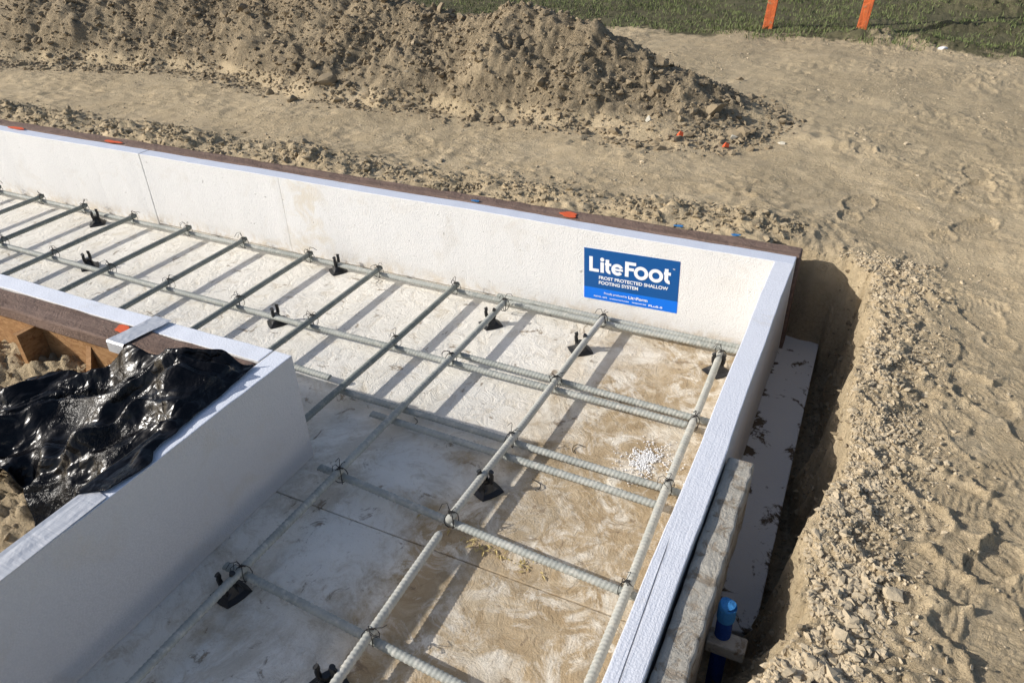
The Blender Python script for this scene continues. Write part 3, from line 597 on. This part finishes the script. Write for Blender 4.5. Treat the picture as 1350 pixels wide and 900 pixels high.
o = obj('plastic_sheet', V, QQ, M_poly, smooth=True); s = o.modifiers.new('s', 'SOLIDIFY'); s.thickness = .0012; s.offset = -1
tag(o, 'crumpled glossy black plastic sheeting bunched inside the inner form corner', 'plastic sheet')
# ------------------------------------------------------------------ rebar
R_ = .0089
def ribbed(p0, p1, r=R_, pitch=.0100, sag=0):
    p0 = np.array(p0, float); p1 = np.array(p1, float); L = np.linalg.norm(p1-p0); n = int(L/(pitch/4)); k = np.arange(n+1); t = k/n
    ax = (p1-p0)/L; up = np.array([0, 0, 1.]); side = np.cross(ax, up); side /= np.linalg.norm(side); up = np.cross(side, ax); m = 12
    a = 2*math.pi*np.arange(m)/m; prof = np.array([1., 1.11, 1.02, .98])[k % 4]; prof[0] = prof[-1] = .9
    C = p0+(p1-p0)*t[:, None]; C[:, 2] += -sag*4*t*(1-t); ph = rnd.uniform(0, 6)
    wob = .0026*np.sin(C @ ax*3.1+ph)+.0010*np.sin(C @ ax*9+2*ph); C = C+wob[:, None]*side
    rr = r*prof[:, None]*np.where(np.abs(np.sin(a))[None] < .2, 1.05, 1.)[:, :]
    V = C[:, None]+rr[..., None]*(side*np.cos(a)[:, None]+up*np.sin(a)[:, None])[None]+(ax*.0038)[None, None]*np.sin(a)[None, :, None]*(np.ones(n+1)[:, None, None])
    V = V.reshape(-1, 3); i = np.repeat(np.arange(n), m); j = np.tile(np.arange(m), n)
    F = [tuple(q) for q in np.stack([i*m+j, i*m+(j+1) % m, (i+1)*m+(j+1) % m, (i+1)*m+j], 1).tolist()]+[tuple(range(m))[::-1], tuple(range(n*m, n*m+m))]
    return V, F
def bar(p0, p1, label, group, mat=None, **k):
    V, F = ribbed(p0, p1, **k); o = obj('reinforcing_bar', V, F, mat or M_bar, smooth=False)
    bm = bmesh.new(); bm.from_mesh(o.data); bmesh.ops.recalc_face_normals(bm, faces=bm.faces); bm.to_mesh(o.data); bm.free()
    o.data.polygons.foreach_set('use_smooth', np.ones(len(o.data.polygons), bool))
    return tag(o, label, 'rebar', group)
ZL, ZT = .0262, .0462
GL = 'long bars lying lengthways in the footing'; GT = 'cross bars tied over the long bars'
def L(a, b, label, z=ZL): return bar(a, b, label, GL)
longs = [((-6.0, -.060, ZL), (-.03, -.058, ZL), 'long ribbed bar hugging the foot of the back wall over its whole length'),
         ((-.86, -.034, ZL), (-.012, -.030, ZL), 'short lap bar beneath the sign, between the back wall and the full length bar'),
         ((-6.0, -.428, ZL), (-.10, -.452, ZL), 'long ribbed bar second from the back wall, running the length of the trench'),
         ((-.805, -.398, ZL), (-.035, -.420, ZL), 'lap bar lying close behind the second long bar at its right end'),
         ((-1.9, -.640, ZL), (-1.085, -.652, ZL), 'bar end showing just past the corner of the left foam panel'),
         ((-1.035, -.690, ZL), (-.035, -.706, ZL), 'third long bar from the back wall, half of it in the panel shadow'),
         ((-.88, -.748, ZL), (-.085, -.760, ZL), 'slightly lower lap bar close in front of the third long bar'),
         ((-.875, -.975, ZL), (-.052, -1.022, ZL), 'long bar just behind the cracked floor seam, ending by the right wall'),
         ((-.865, -1.305, ZL), (-.03, -1.345, ZL), 'long bar crossing the bottom of the picture from the lower left support')]
for a, b, l in longs: bar(a, b, l, GL)
xs = [-4.33, -4.03, -3.73, -3.435, -3.137, -2.854, -2.556, -2.245, -1.95, -1.63, -1.32, -1.004]
names = ['far cross bar hidden mostly behind the frame edge, fourth beyond the left edge', 'far cross bar, third beyond the left edge', 'far cross bar, second beyond the left edge', 'far cross bar entering at the very left edge',
 'leftmost cross bar whose tied end meets the back bar', 'second cross bar from left, reaching the back bar left of a black support',
 'cross bar ending just right of the farthest black support, left of the wall joint', 'cross bar ending right of the dark wall joint',
 'cross bar pointing at the pale stain on the back wall from the left', 'cross bar ending left of the tall black support on the back bar', 'cross bar ending right of the tall black support on the back bar', 'cross bar passing just beyond the corner of the left foam panel']
TB = []
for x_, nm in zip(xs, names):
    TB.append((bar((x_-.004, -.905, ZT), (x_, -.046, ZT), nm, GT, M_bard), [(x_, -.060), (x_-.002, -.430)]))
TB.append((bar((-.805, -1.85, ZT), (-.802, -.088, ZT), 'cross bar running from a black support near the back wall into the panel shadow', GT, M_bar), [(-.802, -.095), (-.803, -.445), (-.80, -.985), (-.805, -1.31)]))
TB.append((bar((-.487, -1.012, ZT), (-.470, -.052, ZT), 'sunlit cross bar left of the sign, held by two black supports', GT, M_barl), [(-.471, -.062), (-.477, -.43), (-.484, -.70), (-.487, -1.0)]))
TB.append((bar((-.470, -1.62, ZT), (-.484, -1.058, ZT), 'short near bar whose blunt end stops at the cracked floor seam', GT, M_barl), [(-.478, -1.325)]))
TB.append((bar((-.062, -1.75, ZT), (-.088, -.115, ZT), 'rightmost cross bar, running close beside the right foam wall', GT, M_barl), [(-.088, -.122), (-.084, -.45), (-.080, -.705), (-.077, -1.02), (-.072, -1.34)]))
def tie(x_, y_, parent, r):
    b = MB(); q = .0007+.0003*r.random()
    for s in (1, -1):                                       # a loop over each diagonal of the crossing
        pts = []
        for k in range(13):
            a = 2*math.pi*k/12; u = .0160*math.cos(a); pts.append((x_+u*.75+.001*r.uniform(-1, 1), y_+s*u*.75, ZL+.0100+.0235*math.sin(a)))
        b.tube(pts, q*1.25, 5)
    top = (x_, y_, ZT+.0125)
    for k in range(3):
        a = r.uniform(0, 6.28); l = r.uniform(.014, .034); up = r.uniform(.001, .018)
        b.tube([top, (x_+math.cos(a)*l*.4, y_+math.sin(a)*l*.4, ZT+.016+up), (x_+math.cos(a+.3)*l*.8, y_+math.sin(a+.3)*l*.8, ZT+.015+up*.8), (x_+math.cos(a+.7)*l, y_+math.sin(a+.7)*l, ZT+.010+up*.3)], q, 5)
    b.tube([(x_-.005, y_-.003, ZT+.010), (x_+.004, y_+.001, ZT+.014), (x_+.007, y_+.004, ZT+.011)], .0022, 6)
    o = obj('wire_tie', np.array(b.V)-np.array(parent.location), b.F, M_wire, parent); return o
rt = random.Random(5)
for o, cr in TB:
    for (x_, y_) in cr: tie(x_, y_, o, rt)
# loose wire ends on the floor
for (u, v, a, l) in ((540, 560, 0, 'loose hooked wire end on the shaded floor between two lap bars'), (770, 588, 2.6, 'bent wire offcut above the third long bar in the sun'), (705, 596, .8, 'small curl of wire beside the sunlit cross bar'), (705, 645, .3, 'short wire tail by the nearest standing black support'), (495, 372, .5, 'forked twig like wire scrap on the cream floor at left')):
    p = at(u, v, .004); b = MB(); pts = [(p[0]+math.cos(a+k*.35)*.009*k, p[1]+math.sin(a+k*.35)*.007*k, .002+.004*math.sin(k*.7)**2) for k in range(6)]
    b.tube(pts, .0011, 6); tag(obj('wire_offcut', b.V, b.F, M_wire), l, 'wire')
# ------------------------------------------------------------------ supports (black plastic rebar chairs)
def mesh_chair():
    root = empty('rebar_support', (0, 0, 0)); n = 12; V = []; 
    prof = [(1.0, .0), (1.0, .003), (.66, .008), (.42, .018), (.30, .028)]
    for s, z_ in prof:
        for k in range(n):
            a = 2*math.pi*k/n; star = 1-.26*(.5-.5*math.cos(4*a)) if s > .5 else 1; V.append((.043*s*star*math.cos(a), .039*s*star*math.sin(a), z_))
    F = [(i*n+k, i*n+(k+1) % n, (i+1)*n+(k+1) % n, (i+1)*n+k) for i in range(len(prof)-1) for k in range(n)]+[tuple(range(n))[::-1], tuple(range((len(prof)-1)*n, len(prof)*n))]
    obj('base', V, F, M_black, root)
    b = MB(); b.box(-.002, .002, -.020, .020, .0, .028); b.box(-.017, .017, -.002, .002, .001, .026); b.tube([(0, 0, .012), (0, 0, .036)], [.010, .0075], 10); obj('post', b.V, b.F, M_black, root)
    for s in (1, -1):
        b = MB(); b.tube([(s*.006, 0, .026), (s*.0135, 0, .033), (s*.0150, 0, .047), (s*.0125, 0, .056), (s*.0155, 0, .061)], [.0062, .0062, .0055, .005, .0065], 8); obj('prong', b.V, b.F, M_black, root)
    return root
ch0 = mesh_chair(); first = True
spots = [((129, 295), math.pi/2, 'farthest black bar support, at the foot of the back wall', 1), ((119, 352), math.pi/2, 'black bar support under the second long bar at far left', 1), ((446, 357), math.pi/2, 'upright black support on the back bar in the middle of the wall', 1),
         ((366, 425), math.pi/2, 'black support on the second long bar behind the left foam panel', 1), ((647, 428), 0, 'black support under a cross bar, midway along the back wall', 1), ((765, 462), .2, 'black support under the cross bar below the left edge of the sign', 1),
         ((945, 490), .1, 'black support in the corner by the right foam wall', 1), ((641, 646), .1, 'black support at the edge of the panel shadow beside the bright cross bar', 1), ((305, 782), .6, 'large looking black support in the shade at lower left', 1), ((434, 905), .2, 'black support cut off by the bottom edge of the picture', 1)]
kids = list(ch0.children)
for (px, rz, lab, _) in spots:
    p = at(*px, .0); 
    if first: r0 = ch0; first = False
    else:
        r0 = ch0.copy(); COL.objects.link(r0)
        for c_ in kids: d_ = c_.copy(); COL.objects.link(d_); d_.parent = r0
    r0.location = (p[0], p[1], .0); r0.rotation_euler = (0, 0, rz+rnd.uniform(-.25, .25)); tag(r0, lab, 'rebar support', 'black plastic supports under the bars')
# ------------------------------------------------------------------ foam beads, leaf litter
def beads(name, pts, r, label, mat=M_bead):
    V = []; F = []
    octv = np.array([(1, 0, 0), (-1, 0, 0), (0, 1, 0), (0, -1, 0), (0, 0, 1), (0, 0, -1)]); octf = [(0, 2, 4), (2, 1, 4), (1, 3, 4), (3, 0, 4), (2, 0, 5), (1, 2, 5), (3, 1, 5), (0, 3, 5)]
    for p in pts:
        b = len(V); s = r*rng.uniform(.5, 1.3); V += [tuple(np.array(p)+q*s*rng.uniform(.7, 1.2)) for q in octv]; F += [tuple(i+b for i in f) for f in octf]
    o = obj(name, V, F, mat); return tag(o, label, 'foam crumbs', kind='stuff')
c0 = at(853, 607, 0); pts = []
while len(pts) < 1100:
    u, v = rng.normal(0, 1, 2)*rng.choice([.8, 1, 1, 1.9]); q = at(853+u*13, 607+v*9+.5*abs(u)*4, 0); a = math.hypot((853+u*13-868), (618-607-v*9))
    if abs(u) < 4 and abs(v) < 3.6 and not (a < 11 and rng.random() < .93) and vn(np.array([u*1.1]), np.array([v*1.1]), 5)[0] > -.28: pts.append((q[0], q[1], .001+abs(rng.normal(0, .0010))))
beads('foam_crumbs', pts, .0021, 'heap of white foam crumbs on the muddy floor behind the third long bar')
pts = [(-.004-abs(rng.normal(0, .012)), y_, .0012) for y_ in np.concatenate([rng.normal(-.86, .06, 500), rng.normal(-1.25, .12, 900), rng.uniform(-1.6, -.1, 500)])]
beads('foam_crumbs', pts, .002, 'line of white foam crumbs at the foot of the right foam wall')
b = MB()
for k in range(46):
    u = 640+rng.normal(20, 34); v = 722+(u-640)*.42+rng.normal(0, 4.5); p = at(u, v, .002); a = rng.uniform(0, 6.28); l = rng.uniform(.004, .011); wd = rng.uniform(.001, .003)
    c_, s_ = math.cos(a), math.sin(a); zz = .0015
    b.add([(p[0]-c_*l, p[1]-s_*l, zz), (p[0]-s_*wd, p[1]+c_*wd, zz+.003), (p[0]+c_*l, p[1]+s_*l, zz+.001), (p[0]+s_*wd, p[1]-c_*wd, zz+.0025)], [(0, 1, 2, 3)])
o = obj('leaf_litter', b.V, b.F, M_yel); tag(o, 'dry yellow leaf bits along the cracked floor seam', 'litter', kind='stuff')
p1, p2 = at(113, 886, .004), at(93, 897, .004)
# ------------------------------------------------------------------ sign
SW, SH = .3035, .1755
sg = empty('sign', (-.5585, -.0016, .0710)); sg.rotation_euler = (math.radians(90), math.radians(-1.6), 0)
tag(sg, 'rectangular blue sign with white lettering fixed to the back foam wall', 'sign')
def spoly(name, polys, mat, z0, z1):
    b = MB()
    for k, P_ in enumerate(polys):
        n = len(P_); zz = z1+k*2e-5
        b.add([(x_, y_, z0) for x_, y_ in P_]+[(x_, y_, zz) for x_, y_ in P_], [tuple(range(n))[::-1], tuple(range(n, 2*n))]+[(i, (i+1) % n, (i+1) % n+n, i+n) for i in range(n)])
    return obj(name, b.V, b.F, mat, sg)
bh = SH*.235
spoly('lower_band', [[(0, 0), (SW, 0), (SW, bh), (0, bh)]], M_lab2, -.0006, .0004)
spoly('upper_field', [[(0, bh+.0001), (SW, bh+.0001), (SW, SH), (0, SH)]], M_lab1, -.0006, .0005)
wb = .0012; spoly('white_edge', [[(-wb, -wb), (SW+wb, -wb), (SW+wb, SH+wb), (-wb, SH+wb)]], M_white, -.0012, -.0007)
def arcstrip(cx, cy, ro, ri, a0, a1, n=28):
    r = []
    for i in range(n):
        s0 = math.radians(a0+(a1-a0)*i/n); s1 = math.radians(a0+(a1-a0)*(i+1)/n)
        r.append([(cx+ri*math.cos(s0), cy+ri*math.sin(s0)), (cx+ro*math.cos(s0), cy+ro*math.sin(s0)), (cx+ro*math.cos(s1), cy+ro*math.sin(s1)), (cx+ri*math.cos(s1), cy+ri*math.sin(s1))])
    return r
def rc(x0, x1, y0, y1): return [(x0, y0), (x1, y0), (x1, y1), (x0, y1)]
sw = .225
glyphs = [('L', [rc(0, sw, 0, 1), rc(sw, .63, 0, .2)]), ('i', [rc(.73, .73+sw, 0, .70)]+arcstrip(.842, .885, .13, .0001, 0, 360, 20)),
          ('t', [rc(1.06, 1.06+sw, .22, .93), rc(1.285, 1.42, .53, .70), rc(1.02, 1.06, .53, .70)]+arcstrip(1.06+.30, .28, .30, .075, 180, 275, 14)),
          ('e', arcstrip(1.82, .355, .385, .175, 25, 322, 34)+[rc(1.645, 2.175, .285, .42)]),
          ('F', [rc(2.30, 2.30+sw+.01, 0, 1), rc(2.535, 2.98, .80, 1), rc(2.535, 2.86, .42, .61)]),
          ('o', arcstrip(3.31, .37, .44, .225, 0, 360, 40)), ('o', arcstrip(4.22, .37, .44, .225, 0, 360, 40)),
          ('t', [rc(4.74, 4.74+sw, .22, .93), rc(4.965, 5.12, .53, .72), rc(4.70, 4.74, .53, .72)]+arcstrip(4.74+.31, .28, .31, .085, 180, 278, 14))]
cs = .0508; ox, oy = .0175, SH-.0775
for nm, pl in glyphs:
    spoly('letter', [[(ox+x_*cs, oy+y_*cs) for x_, y_ in P_] for P_ in pl], M_white, .0004, .0011)
def text(s, size, x_, y_, width, bold=0, name='lettering'):
    cu = bpy.data.curves.new('t', 'FONT'); cu.body = s; cu.size = size; cu.offset = bold; cu.extrude = .0002; to = bpy.data.objects.new('t', cu); COL.objects.link(to)
    dg = bpy.context.evaluated_depsgraph_get(); me = bpy.data.meshes.new_from_object(to.evaluated_get(dg)); bpy.data.objects.remove(to)
    n = len(me.vertices); co = np.empty(n*3); me.vertices.foreach_get('co', co); co = co.reshape(-1, 3); w0 = co[:, 0].min(); w1 = co[:, 0].max()
    co[:, 0] = x_+(co[:, 0]-w0)*width/(w1-w0); co[:, 1] += y_; co[:, 2] += .0009; me.vertices.foreach_set('co', co.ravel()); me.materials.clear(); me.materials.append(M_white)
    o = bpy.data.objects.new(name, me); COL.objects.link(o); o.parent = sg; return o
text('FROST PROTECTED SHALLOW', .0155, .050, SH*.425, .222, .0004)
text('FOOTING SYSTEM', .0155, .050, SH*.325, .128, .0004)
text('Proudly produced by', .0095, .068, SH*.135, .076, .0001)
text('LiteForm', .0135, .148, SH*.125, .062, .0004)
text('PATO. GFS', .0070, .034, SH*.052, .044, .0001)
text('wwlosmerhouse', .0065, .086, SH*.052, .064, .0001)
text('teeeosireal', .0065, .160, SH*.052, .046, .0001)
text('FLu5-S', .0085, .214, SH*.045, .044, .0003)
text('TM', .0060, .2825, SH-.030, .0065, .0001)
